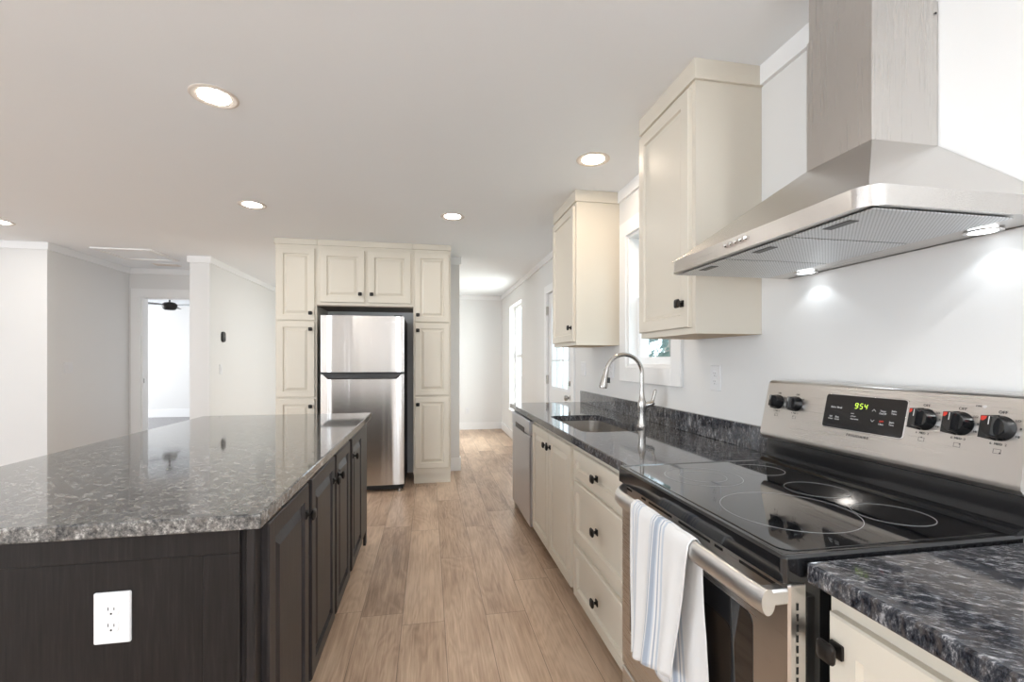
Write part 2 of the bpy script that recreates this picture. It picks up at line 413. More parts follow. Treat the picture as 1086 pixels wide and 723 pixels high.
# crown boards and baseboards
def crown(bm, pts, inward=1, h=.08, t=.018):                         # pts: polyline on plan, board to the given side
    pts = [Vector(p) for p in pts]
    n = len(pts); offs = []
    for i in range(n):
        ns = []
        if i > 0: d = (pts[i]-pts[i-1]).normalized(); ns.append(Vector((-d.y, d.x)))
        if i < n-1: d = (pts[i+1]-pts[i]).normalized(); ns.append(Vector((-d.y, d.x)))
        if len(ns) == 2: m_ = (ns[0]+ns[1]); m_ = m_/(m_.dot(ns[0]))
        else: m_ = ns[0]
        offs.append(m_*inward)
    def prof(z0, z1, tt):
        return [[(q+o_*.0005, z0), (q+o_*tt, z0), (q+o_*tt, z1), (q+o_*.0005, z1)] for q, o_ in zip(pts, offs)]
    loops(bm, [[(p_.x, p_.y, z) for p_, z in l] for l in prof(h[0], h[1], t)])
    return bm
ZC = (CEIL-.08, CEIL-.0005)
struct('trim_1', crown(BM(), [(XW,-3.4),(XW,1.666)], 1, ZC), M['trim'])
struct('trim_2', crown(BM(), [(XW,2.146),(XW,3.096)], 1, ZC), M['trim'])
struct('trim_3', crown(BM(), [(XW,3.674),(XW,YB),(-2.52,YB),(-2.52,5.86),(-2.73,5.86),(-2.73,6.757),(-3.857,6.757),(-3.857,5.453),(-7.9,5.453)], 1, (CEIL-.075, CEIL-.0005)), M['trim'])
struct('trim_4', crown(BM(), [(-1.45,5.36),(.352,5.36),(.352,5.48)], -1, (CEIL-.09, CEIL-.0005)), M['trim'])
struct('baseboard_right', crown(BM(), [(XW,5.215),(XW,YB-.0185)], 1, (.0005,.13), .015), M['trim'])
struct('baseboard_back', crown(BM(), [(XW-.0005,YB),(-2.5,YB)], 1, (.0005,.13), .015), M['trim'])
struct('baseboard_pantry', crown(BM(), [(.23,5.36),(.352,5.36),(.352,5.48)], -1, (.0005,.15), .015), M['trim'])
struct('baseboard_hall', crown(BM(), [(-2.52,YB-.02),(-2.52,5.86),(-2.73,5.86),(-2.73,6.75)], 1, (.0005,.13), .015), M['trim'])
struct('baseboard_living', crown(BM(), [(-3.857,6.74),(-3.857,5.453),(-7.9,5.453)], 1, (.0005,.13), .015), M['trim'])
struct('baseboard_bedroom', crown(BM(), [(-2.86,11.46),(-7.9,11.46)], 1, (.013,.19), .018), M['trim'])
# bedroom doorway casing
def casing(bm, fr, w, h, cw, t=.018, z0=0.0, bottom=False):           # boards round an opening w x h, frame origin at its lower left
    def b3(a0,a1,b0,b1): rings(bm, Fr(fr.p(a0,b0,.0006), fr.u, fr.v, fr.n), a1-a0, b1-b0, [(0,0),(0,t-.002),(.002,t)])
    b3(-cw, 0, (-cw if bottom else z0), h); b3(w, w+cw, (-cw if bottom else z0), h); b3(-cw, w+cw, h+.0005, h+cw)
    if bottom: b3(0.0005, w-.0005, -cw, 0)
    return bm
o = struct('door_2', casing(BM(), faceF(-3.72, 6.757, 0), .80, 2.12, .11), M['trim'])
b = BM(); box(b, -3.7195, -3.705, 6.757, 6.877, 0, 2.119); box(b, -3.705, -2.92, 6.757, 6.877, 2.106, 2.1195)
f = finish('door_jamb', b, M['trim'], o)
finish('strike_plate', box(BM(), -3.7048, -3.7025, 6.775, 6.80, .99, 1.05), M['nickel'], o)

# ---- window over the sink
def window(name, y0, y1, z0, z1, cw, xg, muntin=None, trim=True, apron=False):
    fr = faceL(XW, y1, z0); w = y1-y0; h = z1-z0
    o = struct(name, casing(BM(), fr, w, h, cw, bottom=True), M['trim'])
    e = .001
    b = BM()                                                          # jamb liner
    box(b, XW+e, XW+.149, y0+e, y0+.018, z0+e, z1-e); box(b, XW+e, XW+.149, y1-.018, y1-e, z0+e, z1-e)
    box(b, XW+e, XW+.149, y0+.018, y1-.018, z0+e, z0+.022); box(b, XW+e, XW+.149, y0+.018, y1-.018, z1-.018, z1-e)
    finish('window_frame', b, M['trim'], o)
    zm = (z0+z1)/2
    for za, zb, xx in ((z0+.022, zm+.02, xg), (zm-.02, z1-.018, xg+.032)):
        b = BM(); s = .045
        box(b, xx, xx+.03, y0+.019, y0+.019+s, za, zb); box(b, xx, xx+.03, y1-.019-s, y1-.019, za, zb)
        box(b, xx, xx+.03, y0+.019+s, y1-.019-s, za, za+s); box(b, xx, xx+.03, y0+.019+s, y1-.019-s, zb-s*.8, zb)
        sa = finish('window_sash', b, M['vinyl'], o)
        finish('pane', box(BM(), xx+.012, xx+.016, y0+.019+s-.004, y1-.019-s+.004, za+s-.004, zb-s*.8+.004), M['glass'], sa)
    return o
window('window_1', 2.36, 2.96, 1.245, 2.15, .10, XW+.065)
# tall window far away, drywall return without casing
def window_plain(name, y0, y1, z0, z1, xg):
    e = .001; b = BM(); s = .05
    box(b, xg, xg+.05, y0+e, y0+s, z0+e, z1-e); box(b, xg, xg+.05, y1-s, y1-e, z0+e, z1-e)
    box(b, xg, xg+.05, y0+s, y1-s, z0+e, z0+s); box(b, xg, xg+.05, y0+s, y1-s, z1-s, z1-e)
    zm = 1.36
    box(b, xg+.005, xg+.045, y0+s, y1-s, zm-.03, zm+.03)
    o = struct(name, b, M['vinyl'])
    finish('pane', box(BM(), xg+.02, xg+.024, y0+s-.004, y1-s+.004, z0+s-.004, zm-.026), M['glass'], o)
    finish('pane', box(BM(), xg+.02, xg+.024, y0+s-.004, y1-s+.004, zm+.026, z1-s+.004), M['glass'], o)
    finish('window_sill', box(BM(), XW-.02, XW+.1, y0+.002, y1-.002, z0+.0005, z0+.018), M['trim'], o)
window_plain('window_2', 6.66, 7.66, .45, 2.20, XW+.10)
# ---- glazed back door
b = BM(); casing(b, faceL(XW, 5.12, 0), .92, 2.06, .09)
dj = struct('trim_5', b, M['trim'])
b = BM(); DX = XW+.012
GY0, GY1, GZ0, GZ1 = 4.335, 4.935, 1.0, 1.90
box(b, DX, DX+.044, 4.203, GY0, .006, 2.055); box(b, DX, DX+.044, GY1, 5.117, .006, 2.055)
box(b, DX, DX+.044, GY0, GY1, .006, GZ0); box(b, DX, DX+.044, GY0, GY1, GZ1, 2.055)
dr = struct('door_1', b, M['trim'])
b = BM(); fr = faceL(DX-.0005, GY1+.03, GZ0-.03)
q = lambda a0,a1,b0,b1: rings(b, Fr(fr.p(a0,b0,0), fr.u, fr.v, fr.n), a1-a0, b1-b0, [(0,0),(.003,.012)])
WW = GY1-GY0+.06; HH = GZ1-GZ0+.06
q(0,.035,0,HH); q(WW-.035,WW,0,HH); q(.035,WW-.035,0,.035); q(.035,WW-.035,HH-.035,HH)
for k in (1,2): q(WW*k/3-.01, WW*k/3+.01, .035, HH-.035)
for k in (1,2): q(.035, WW-.035, HH*k/3-.01, HH*k/3+.01)
finish('glazing_bars', b, M['vinyl'], dr)
finish('pane', box(BM(), DX+.02, DX+.024, GY0+.001, GY1-.001, GZ0+.001, GZ1-.001), M['glass'], dr)
for z in (1.07, 1.86, .25):
    finish('hinge', box(BM(), XW-.021, XW-.002+.012, 5.108, 5.122, z-.05, z+.05, .003), M['nickel'], dr)
b = BM(); fk = faceL(DX-.0005, 4.262, .923)
lathe(b, fk, [(.033,0),(.033,.004),(.028,.009),(.012,.012),(.011,.034),(.020,.040),(.028,.050),(.029,.060),(.024,.070),(.010,.075)], 20)
finish('door_handle', b, M['nickel'], dr, smooth=True)
b = BM(); lathe(b, faceL(DX-.0005, 4.262, 1.062), [(.031,0),(.031,.006),(.026,.014),(.010,.016)], 20)
box(b, DX-.034, DX-.010, 4.256, 4.268, 1.04, 1.084, .002)
finish('deadbolt', b, M['nickel'], dr, smooth=True)

# ------------------------------------------------------------------ outside the windows
struct('ground', box(BM(), XW+.16, 40, -20, 45, -.45, -.35), M['grass'])['kind'] = 'structure'
random.seed(7)
def tree(x, y, h, r, label, cr=1.4):
    t = thing('tree', label, 'tree', (x, y, -.35), 'trees beyond the kitchen window')
    b = BM(); pts = [(x+random.uniform(-.08,.08)*k, y+random.uniform(-.08,.08)*k, -.35+h*k/6) for k in range(7)]
    tube(b, pts, [r*(1-.1*k) for k in range(7)], 10); finish('trunk', b, M['bark'], t, smooth=True)
    b = BM()
    for i in range(260):
        a = random.uniform(0, 2*PI); rr = cr*math.sqrt(random.random()); z = h*.38 + random.random()*h*.75
        c = Vector((x+rr*math.cos(a), y+rr*math.sin(a), z-.35)); s = random.uniform(.10,.22)
        n1 = Vector((random.gauss(0,1), random.gauss(0,1), random.gauss(0,1))).normalized(); u1 = n1.orthogonal().normalized(); v1 = n1.cross(u1)
        b.faces.new([b.verts.new(c+u1*s), b.verts.new(c+v1*s*.45), b.verts.new(c-u1*s), b.verts.new(c-v1*s*.45+n1*s*.2)])
    finish('foliage', b, M['leaf'], t)
tree(4.6, 7.6, 3.4, .12, 'leafy tree seen through the pane of the window above the sink', 1.1)
tree(6.8, 11.6, 4.4, .16, 'leafy tree standing farther off beyond the window above the sink', 1.5)

# ------------------------------------------------------------------ island
IX0, IX1, IY0, IY1 = -1.50, -.405, 1.205, 3.40
t = tag(finish('island_countertop', box(BM(), IX0, IX1, IY0, IY1, .8765, .914, .005, seg=2), M['granite'], loc=(-.95, 2.3, .8765)),
        'large polished grey speckled granite slab on the dark island', 'countertop')
isl = thing('kitchen_island', 'dark espresso wood kitchen island under the grey speckled granite slab', 'island', (-.95, 2.3, 0))
BX0, BX1, BY0, BY1 = -1.20, -.452, 1.245, 3.36
b = BM(); box(b, BX0, BX1, BY0+.002, BY1, .10, .8755); finish('body', b, M['dark'], isl)
finish('toe_kick', box(BM(), BX0+.03, BX1-.06, BY0+.03, BY1-.03, 0, .0995), M['kickboard'], isl)
# end panel facing the camera: rails and stiles round a recessed field
b = BM(); y1 = BY0+.0015; y0 = BY0-.012
box(b, BX0, -.545, y0+.008, y1, .10, .8755)                           # field
box(b, BX0, -.462, y0, y0+.0078, .812, .8755, .0012); box(b, -.545, -.462, y0, y0+.0078, .10, .8118, .0012); box(b, BX0, -.5452, y0, y0+.0078, .10, .19, .0012)
box(b, -.5449, -.462, y0+.008, y1, .10, .8755)
finish('end_panel', b, M['dark_panel'], isl)
finish('corner_post', box(BM(), -.452, -.430, BY0-.006, BY0+.02, .0, .8755, .003), M['dark'], isl)
finish('face_frame', box(BM(), -.4515, -.434, BY0+.0205, BY1, .10, .8755), M['dark'], isl)
fr = faceR(-.434, 0, 0)
IS_D = [(1.295, 1.700, 1), (1.742, 2.150, 1), (2.185, 2.545, 0), (2.610, 3.000, 0)]
for a, c, hi in IS_D:
    kn = ((c-a-.035) if hi else .035, .625)
    door(fr, a, .135, c-a, .725, M['dark_door'], isl, kn)
finish('foot', box(BM(), -.4515, -.434, 3.30, 3.36, 0, .0995), M['dark'], isl)
def outlet(fr, label, loc, kind='duplex', group=None, w=.078, h=.122, m='white', parentless=True):
    # fr origin: centre of the plate on the wall
    t = thing('wall_outlet' if kind == 'duplex' else 'light_switch', label, 'outlet' if kind == 'duplex' else 'switch', loc, group)
    f0 = Fr(fr.p(-w/2, -h/2, .0005), fr.u, fr.v, fr.n)
    b = BM(); rplate(b, f0, w, h, .004, [(0,0),(0,.003),(.0025,.0062)]); finish('cover_plate', b, M[m], t, smooth=True)
    if kind == 'duplex':
        for s in (1, -1):
            b = BM(); fo = Fr(fr.p(0, s*.0195, .0067), fr.u, fr.v, fr.n)
            pts = lambda r, c: [fo.p(max(-r*.93, min(r*.93, math.cos(2*PI*k/28)*r*1.02)), max(-r*.78, min(r*.78, math.sin(2*PI*k/28)*r)), c) for k in range(28)]
            loops(b, [pts(.0172, 0), pts(.0170, .0012), pts(.0160, .0018)]); rc = finish('receptacle', b, M[m], t)
            b = BM()
            for uu, hh in ((-.0062, .008), (.0062, .0065)):
                q2 = Fr(fo.p(uu-.0009, .0005, .0018), fr.u, fr.v, fr.n); rings(b, q2, .0018, hh, [(0,0),(0,.0003)])
            disc(b, fo, .0024, .0018, .0021, 12, cu=0, cv=-.0075)
            finish('slot', b, M['slot'], rc)
        b = BM(); disc(b, fr, .0028, .0067, .0078, 12); finish('screw', b, M[m], t)
    else:
        b = BM(); rplate(b, Fr(fr.p(-.0165, -.033, .0067), fr.u, fr.v, fr.n), .033, .066, .002, [(0,0),(.001,.003)]); finish('rocker', b, M[m], t)
    return t
outlet(faceF(-.742, BY0-.004, .677), 'white duplex outlet on the dark end panel of the island', (-.742, BY0-.004, .677))

# ------------------------------------------------------------------ right run: base cabinets
BF = .745; ZT = .8755
def base_unit(name, y0, y1, label):
    t = thing(name, label, 'cabinet', ((BF+XW)/2, (y0+y1)/2, 0))
    b = BM(); box(b, BF, BF+.018, y0, y1, .095, ZT); box(b, BF+.018, XW-.002, y0, y0+.016, .095, ZT); box(b, BF+.018, XW-.002, y1-.016, y1, .095, ZT)
    box(b, BF+.018, XW-.002, y0+.016, y1-.016, .095, .11); box(b, XW-.012, XW-.002, y0+.016, y1-.016, .11, ZT)
    finish('body', b, M['cream'], t)
    finish('toe_kick', box(BM(), BF+.07, XW-.01, y0, y1, .0005, .0945), M['kickboard'], t)
    return t, faceL(BF, y1, 0)
t, fr = base_unit('sink_cabinet', 2.255, 3.200, 'cream base cabinet with two raised-panel doors under the sink')
door(fr, .030, .105, .440, .735, M['cream'], t, (.400, .655))
door(fr, .475, .105, .440, .735, M['cream'], t, (.040, .655))
t, fr = base_unit('drawer_cabinet', 1.505, 2.252, 'cream base cabinet with three drawers beside the range')
for z0, z1, kz in ((.700,.838,.5), (.392,.678,.5), (.098,.352,.5)):
    w = .70
    door(fr, .022, z0, w, z1-z0, M['cream'], t, (w/2 - .02, (z1-z0)*kz), [(0,0),(0,.015),(.004,.019),(.046,.019),(.050,.004),(.056,.004)], 'drawer')
t, fr = base_unit('base_cabinet', -.20, .735, 'cream base cabinet nearest the camera under the blue-black counter end')
door(fr, .012, .105, .44, .722, M['cream'], t, (.020, .662), FLAT)
door(fr, .470, .105, .44, .722, M['cream'], t, (.40, .662), FLAT)
tag(finish('end_panel', box(BM(), BF-.01, XW-.002, 3.905, 3.925, .0005, ZT), M['cream'], loc=(1.05, 3.915, 0)), 'cream end panel closing the run beyond the dishwasher', 'panel')

# ---- dishwasher
t = thing('dishwasher', 'stainless steel dishwasher at the far end of the right counter', 'dishwasher', (1.03, 3.55, 0))
finish('body', box(BM(), .748, XW-.01, 3.208, 3.900, .10, .868), M['dim'], t)
finish('toe_kick', box(BM(), .80, XW-.02, 3.21, 3.898, .0005, .0995), M['kickboard'], t)
b = BM(); rplate(b, faceL(.7475, 3.900, .085), .690, .655, .006, [(0,0),(0,.026),(.006,.032)]); finish('door_panel', b, M['satin_z'], t, smooth=True)
b = BM(); fd = faceL(.7475, 3.900, .745); rplate(b, fd, .690, .108, .008, [(0,0),(0,.028),(.008,.036)]); c = finish('control_panel', b, M['satin_z'], t, smooth=True)
b = BM(); rings(b, Fr(fd.p(.17,-.004,.0365), fd.u, fd.v, fd.n), .35, .040, [(0,0),(.001,.002),(.012,.0015),(.016,.0005)]); finish('handle_pocket', b, M['dim'], c)

# ---- counters and backsplash
def slab_with_hole(x0, x1, y0, y1, z0, z1, hole):
    bm = BM(); hx0, hx1, hy0, hy1, r = hole
    inner = [(hx0+x, hy0+y) for x, y in rrect(hx1-hx0, hy1-hy0, r, 8)]
    n = len(inner)                                                    # order: starts at right side, upper corner, counter-clockwise
    def outer_pt(p):
        cx, cy = (hx0+hx1)/2, (hy0+hy1)/2; dx, dy = p[0]-cx, p[1]-cy
        k = min([((x1-cx)/dx if dx > 0 else (x0-cx)/dx) if abs(dx) > 1e-9 else 1e9, ((y1-cy)/dy if dy > 0 else (y0-cy)/dy) if abs(dy) > 1e-9 else 1e9])
        return (cx+dx*k, cy+dy*k)
    outer = [outer_pt(p) for p in inner]
    for c in ((x1,y1),(x0,y1),(x0,y0),(x1,y0)):
        i = min(range(n), key=lambda k: (outer[k][0]-c[0])**2+(outer[k][1]-c[1])**2); outer[i] = c
    L = lambda pts, z: [bm.verts.new((x, y, z)) for x, y in pts]
    e = .004
    oi = [(max(x0+e, min(x1-e, x)), max(y0+e, min(y1-e, y))) for x, y in outer]
    it, ib, ot, o1, ob = L(inner, z1), L(inner, z0), L(oi, z1), L(outer, z1-e), L(outer, z0)
    for a, c in ((it, ot), (ot, o1), (o1, ob), (ob, ib), (ib, it)): ring_faces(bm, a, c)
    return bm
SX0, SX1, SY0, SY1 = .795, 1.150, 2.262, 2.985
tag(finish('countertop', slab_with_hole(.700, XW-.001, 1.503, 3.950, .8765, .914, (SX0, SX1, SY0, SY1, .07)), M['granite_b'], loc=(1.03, 2.7, .8765)),
    'polished dark granite countertop with the sink cut into it', 'countertop')
tag(finish('countertop', box(BM(), .692, XW-.001, -.20, .738, .8765, .914, .005, seg=2), M['granite_b'], loc=(1.03, .27, .8765)),
    'blue-black streaked granite counter end at the lower right beside the range', 'countertop')
tag(finish('backsplash', box(BM(), XW-.021, XW-.001, 1.503, 3.91, .9145, 1.018, .002), M['granite_b'], loc=(XW-.011, 2.7, .9145)),
    'low dark granite backsplash strip behind the sink and faucet', 'backsplash')
# ---- sink
t = thing('kitchen_sink', 'undermount stainless steel sink sunk in the dark counter', 'sink', ((SX0+SX1)/2, (SY0+SY1)/2, .68))
b = BM()
def sp(ins, z, rr):
    w, h = SX1-SX0+.012, SY1-SY0+.012
    return [(SX0-.006+ins+x, SY0-.006+ins+y, z) for x, y in rrect(w-2*ins, h-2*ins, max(rr-ins, .01), 8)]
loops(b, [sp(-.02,.8755,.076), sp(0,.8755,.076), sp(.004,.72,.07), sp(.02,.695,.07), sp(.05,.685,.07), sp(.155,.682,.2)], cap0=False)
finish('basin', b, M['steel_in'], t, smooth=True)
b = BM(); lathe(b, Fr(((SX0+SX1)/2,(SY0+SY1)/2,.683),(1,0,0),(0,1,0),(0,0,1)), [(.045,0),(.045,.003),(.036,.001),(.03,.0005)], 24); finish('drain', b, M['chrome'], t)
# ---- faucet
FX, FY = 1.195, 2.42
t = thing('kitchen_faucet', 'brushed nickel gooseneck faucet with pull-down spray behind the sink', 'faucet', (FX, FY, .9145))
up = Fr((FX, FY, .9145), (1,0,0), (0,1,0), (0,0,1))
b = BM(); lathe(b, up, [(.028,0),(.028,.006),(.024,.012),(.020,.05),(.0205,.095),(.0235,.105),(.0235,.135),(.018,.152),(.0135,.175),(.0118,.20)], 24); finish('base', b, M['nickel'], t, smooth=True)
pts = [(FX, FY, 1.10), (FX, FY, 1.20)]
R = .108
for k in range(0, 19):
    a = math.radians(178*k/18*.94); pts.append((FX-R+R*math.cos(a), FY, 1.215+R*math.sin(a)))
lx, lz = pts[-1][0], pts[-1][2]
b = BM(); tube(b, pts, .0115, 16); finish('gooseneck', b, M['nickel'], t, smooth=True)
b = BM(); tube(b, [(lx, FY, lz), (lx-.004, FY, lz-.02), (lx-.010, FY, lz-.045), (lx-.020, FY, lz-.095), (lx-.021, FY, lz-.105)], [.0145,.0155,.018,.024,.020], 18)
sh = finish('spray_head', b, M['nickel'], t, smooth=True)
b = BM(); tube(b, [(lx+.008, FY-.012, lz-.045), (lx+.006, FY-.014, lz-.075)], [.007,.008], 10); finish('spray_button', b, M['black'], sh)
b = BM(); tube(b, [(FX+.015, FY, 1.035), (FX+.048, FY-.012, 1.042), (FX+.062, FY-.014, 1.052)], [.018,.018,.014], 16)
tube(b, [(FX+.054, FY-.013, 1.045), (FX+.062, FY-.014, 1.075), (FX+.072, FY-.015, 1.115), (FX+.075, FY-.015, 1.125)], [.011,.008,.010,.007], 12); finish('handle', b, M['nickel'], t, smooth=True)

# ------------------------------------------------------------------ upper cabinets on the right wall
def upper(y0, y1, xb, label, kn_y):
    t = thing('upper_cabinet', label, 'cabinet', ((xb+XW)/2, (y0+y1)/2, 1.398))
    finish('body', box(BM(), xb, XW-.001, y0, y1, 1.410, CEIL-.082), M['cream'], t)
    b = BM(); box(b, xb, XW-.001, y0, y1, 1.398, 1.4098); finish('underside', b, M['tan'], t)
    b = BM(); box(b, xb-.0006, xb-.0001, y0, y1, 1.398, 1.42); box(b, xb, XW-.001, y0-.0006, y0-.0001, 1.398, 1.42); finish('bottom_edge', b, M['cream'], t)
    b = BM(); box(b, xb-.012, XW-.001, y0-.012, y1+.003, CEIL-.0815, CEIL-.0005, .001); finish('crown_board', b, M['cream'], t)
    fr = faceL(xb, y1, 0); w = y1-y0
    door(fr, .010, 1.425, w-.035, 2.395-1.425, M['cream'], t, (w-.035-.042, .100), [(0,0),(0,.015),(.003,.019),(.052,.019),(.057,.009),(.064,.009),(.070,.011)])
    return t
upper(1.668, 2.143, 1.055, 'tall cream upper cabinet nearest the range hood', 0)
upper(3.098, 3.672, 1.030, 'cream upper cabinet on the far side of the kitchen window', 0)

# ------------------------------------------------------------------ pantry wall
PF = 4.84; PB = 5.355
def tall(x0, x1, label, knobs_right):
    t = thing('pantry_cabinet', label, 'cabinet', ((x0+x1)/2, (PF+PB)/2, 0))
    finish('body', box(BM(), x0, x1, PF, PB, .105, CEIL-.058), M['cream'], t)
    finish('toe_kick', box(BM(), x0+.004, x1-.002, PF+.028, PB, .0005, .1045), M['cream'], t)
    b = BM(); box(b, x0-.012, x1+.003, PF-.012, PB, CEIL-.0575, CEIL-.0005, .002); finish('crown_board', b, M['cream'], t)
    fr = faceF(x0, PF, 0); w = x1-x0
    for i, (z0, z1) in enumerate(((.165,.908), (.925,1.675), (1.690,2.405))):
        ku = (w-.030-.040) if knobs_right else .030
        kv = (z1-z0-.075) if i < 2 else .070
        door(fr, .016, z0, w-.034, z1-z0, M['cream'], t, (ku, kv), [(0,0),(0,.015),(.004,.019),(.055,.019),(.058,.006),(.070,.006),(.092,.0175)])
tall(-1.490, -1.105, 'tall cream pantry cabinet left of the refrigerator', True)
tall(-.160, .226, 'tall cream pantry cabinet right of the refrigerator', False)
t = thing('fridge_top_cabinet', 'cream two-door cabinet bridging above the refrigerator', 'cabinet', (-.63, 5.1, 1.84))
finish('body', box(BM(), -1.104, -.161, PF, PB, 1.848, CEIL-.058), M['cream'], t)
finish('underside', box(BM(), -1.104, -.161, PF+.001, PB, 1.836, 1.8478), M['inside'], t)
b = BM(); box(b, -1.100, -.1735, PF-.012, PB, CEIL-.0575, CEIL-.0005, .002); finish('crown_board', b, M['cream'], t)
fr = faceF(-1.104, PF, 0)
door(fr, .030, 1.875, .428, .530, M['cream'], t, (.388, .085), [(0,0),(0,.015),(.004,.019),(.065,.019),(.068,.006),(.080,.006),(.102,.0175)])
door(fr, .490, 1.875, .428, .530, M['cream'], t, (.040, .085), [(0,0),(0,.015),(.004,.019),(.065,.019),(.068,.006),(.080,.006),(.102,.0175)])
# ---- refrigerator
t = thing('refrigerator', 'stainless steel top-freezer refrigerator between the cream pantry cabinets', 'refrigerator', (-.63, 4.98, 0))
RX0, RX1 = -1.020, -.242
finish('body', box(BM(), RX0+.004, RX1-.002, 4.655, 5.33, .03, 1.712, .004), M['dim'], t)
def fdoor(z0, z1, nm):
    b = BM(); n_ = 14; w = RX1-RX0
    prof = []
    for k in range(n_+1):
        u = k/n_; x = RX0+w*u; e = min(u, 1-u)*w
        y = 4.600 - .004*math.sin(PI*u) + (.010*(1-min(e/.012,1))**2)
        prof.append((x, y))
    base = [(RX1, 4.650), (RX0, 4.650)]
    pl = prof + base
    loops(b, [[(x, y, z) for x, y in pl] for z in (z0, z1)])
    return finish(nm, b, M['fridge'], t, smooth=True)
fdoor(1.176, 1.722, 'freezer_door'); d2 = fdoor(.070, 1.155, 'fridge_door')
b = BM(); finish('door_gasket', box(b, RX0+.004, RX1-.004, 4.612, 4.652, 1.1555, 1.1755), M['black'], t)
b = BM(); loops(b, [[(RX0+.07+.0*i, 4.588, 1.108), (RX1-.07, 4.588, 1.108), (RX1-.02, 4.585, 1.156), (RX0+.02, 4.585, 1.156)] if i == 0 else [(RX0+.09, 4.572, 1.118), (RX1-.09, 4.572, 1.118), (RX1-.03, 4.572, 1.153), (RX0+.03, 4.572, 1.153)] for i in (0,1)])
finish('handle_recess', b, M['dim'], t)
finish('badge', box(BM(), RX1-.115, RX1-.055, 4.5905, 4.5935, 1.662, 1.672), M['chrome'], t)
finish('base_grille', box(BM(), RX0+.01, RX1-.01, 4.63, 4.66, .022, .066), M['black'], t)
for x in (RX0+.05, RX1-.04):
    b = BM(); disc(b, Fr((x, 4.625, 0), (1,0,0), (0,1,0), (0,0,1)), .018, .0005, .028, 14); finish('foot', b, M['nickel'], t)
finish('hinge_cover', box(BM(), RX1-.10, RX1-.02, 4.63, 4.70, 1.7225, 1.735, .003), M['dim'], t)

# ------------------------------------------------------------------ range
RY0, RY1 = .744, 1.499
rg = thing('electric_range', 'stainless and black glass-top electric range between the counters', 'range', (1.0, 1.12, 0))
finish('body', box(BM(), .700, 1.335, RY0+.004, RY1-.004, .03, .8715), M['enamel'], rg)
for y in (RY0+.04, RY1-.04):
    for x in (.74, 1.28): finish('foot', disc(BM(), Fr((x,y,0),(1,0,0),(0,1,0),(0,0,1)), .018, .0005, .0295, 12), M['black'], rg)
# cooktop: black rim with a raised lip round the glass
b = BM(); fr = Fr((.650, RY0, .872), (1,0,0), (0,1,0), (0,0,1)); w, h = 1.232-.650, RY1-RY0
rplate(b, fr, w, h, .012, [(0,0),(0,.046),(.004,.0515),(.012,.052),(.017,.0495)], 5)
ct = finish('cooktop', b, M['enamel'], rg, smooth=True)
b = BM(); rplate(b, Fr((.672, RY0+.022, .9216), (1,0,0), (0,1,0), (0,0,1)), .535, h-.044, .03, [(0,0),(0,.001),(.002,.0018)], 6); gl = finish('glass_surface', b, M['blackglass'], ct, smooth=True)
ft = Fr((0,0,.9236), (1,0,0), (0,1,0), (0,0,1))
for cx_, cy_, rs in ((.850,1.305,(.115,.070)), (.862,.975,(.150,)), (1.088,1.352,(.076,)), (1.082,1.117,(.080,)), (1.085,.905,(.080,))):
    for r_ in rs: finish('burner_ring', annulus(BM(), ft, r_, r_-.0014, 0, cu=cx_, cv=cy_), M['ring'], gl)
# riser behind the glass
b = BM(); prof = [(1.205,.922),(1.214,.932),(1.226,.936),(1.232,.940),(1.238,1.000),(1.250,1.012),(1.300,1.012),(1.300,.9225)]
loops(b, [[(x, y, z) for x, z in prof] for y in (RY0+.003, RY1-.003)]); finish('backguard_riser', b, M['enamel'], rg, smooth=True)
# control panel: stainless, leaning back
TL = Vector((1.250, 0, 1.212)); BL = Vector((1.214, 0, 1.030))
b = BM()
prof = [(1.226,1.004),(1.214,1.016),(1.212,1.030),(1.250,1.205),(1.256,1.213),(1.268,1.217),(1.340,1.217),(1.340,1.004)]
loops(b, [[(x, y, z) for x, z in prof] for y in (RY0-.001, RY1+.001)]); cp = finish('control_panel', b, M['steel_y'], rg, smooth=True)
pv = (Vector((1.250,0,1.205))-Vector((1.212,0,1.030))); PH = pv.length; pv = pv.normalized(); pn = Vector((-pv.z, 0, pv.x))
def PF_(y, s): return Fr(Vector((1.212, y, 1.030)) + pv*s + pn*.0006, (0,-1,0), pv, pn)        # s: distance up the panel
b = BM(); rplate(b, PF_(1.242, .052), .252, .108, .010, [(0,0),(0,.0012),(.0015,.0018)], 5); finish('display_bezel', b, M['chrome'], cp, smooth=True)
b = BM(); rplate(b, Fr(PF_(1.239, .055).p(0,0,.0019), (0,-1,0), pv, pn), .246, .102, .008, [(0,0),(0,.0006)], 5); dp = finish('display', b, M['blackglass'], cp)
DF = Fr(PF_(1.239, .055).p(0,0,.0026), (0,-1,0), pv, pn)
SEG = {'9':'abcdfg','5':'acdfg','4':'bcfg'}
b = BM()
def seg7(ch, u0, v0, w=.0075, h=.015, t_=.0016, sl=.12):
    S = {'a':(0,h,w,h),'g':(0,h/2,w,h/2),'d':(0,0,w,0),'f':(0,h/2,0,h),'b':(w,h/2,w,h),'e':(0,0,0,h/2),'c':(w,0,w,h/2)}
    for s_ in SEG[ch]:
        a0,b0,a1,b1 = S[s_]
        if a0 == a1: q_ = [(a0-t_/2,b0+.0006),(a0+t_/2,b0+.0006),(a0+t_/2,b1-.0006),(a0-t_/2,b1-.0006)]
        else: q_ = [(a0+.0006,b0-t_/2),(a1-.0006,b0-t_/2),(a1-.0006,b0+t_/2),(a0+.0006,b0+t_/2)]
        loops(b, [[DF.p(u0+x+y*sl, v0+y, c) for x, y in q_] for c in (0, .0003)])
seg7('9', .100, .066); seg7('5', .1155, .066); seg7('4', .129, .066)
for vv in (.070,.077): loops(b, [[DF.p(.1115+x, vv+y, c) for x, y in ((0,0),(.0013,0),(.0013,.0013),(0,.0013))] for c in (0,.0003)])
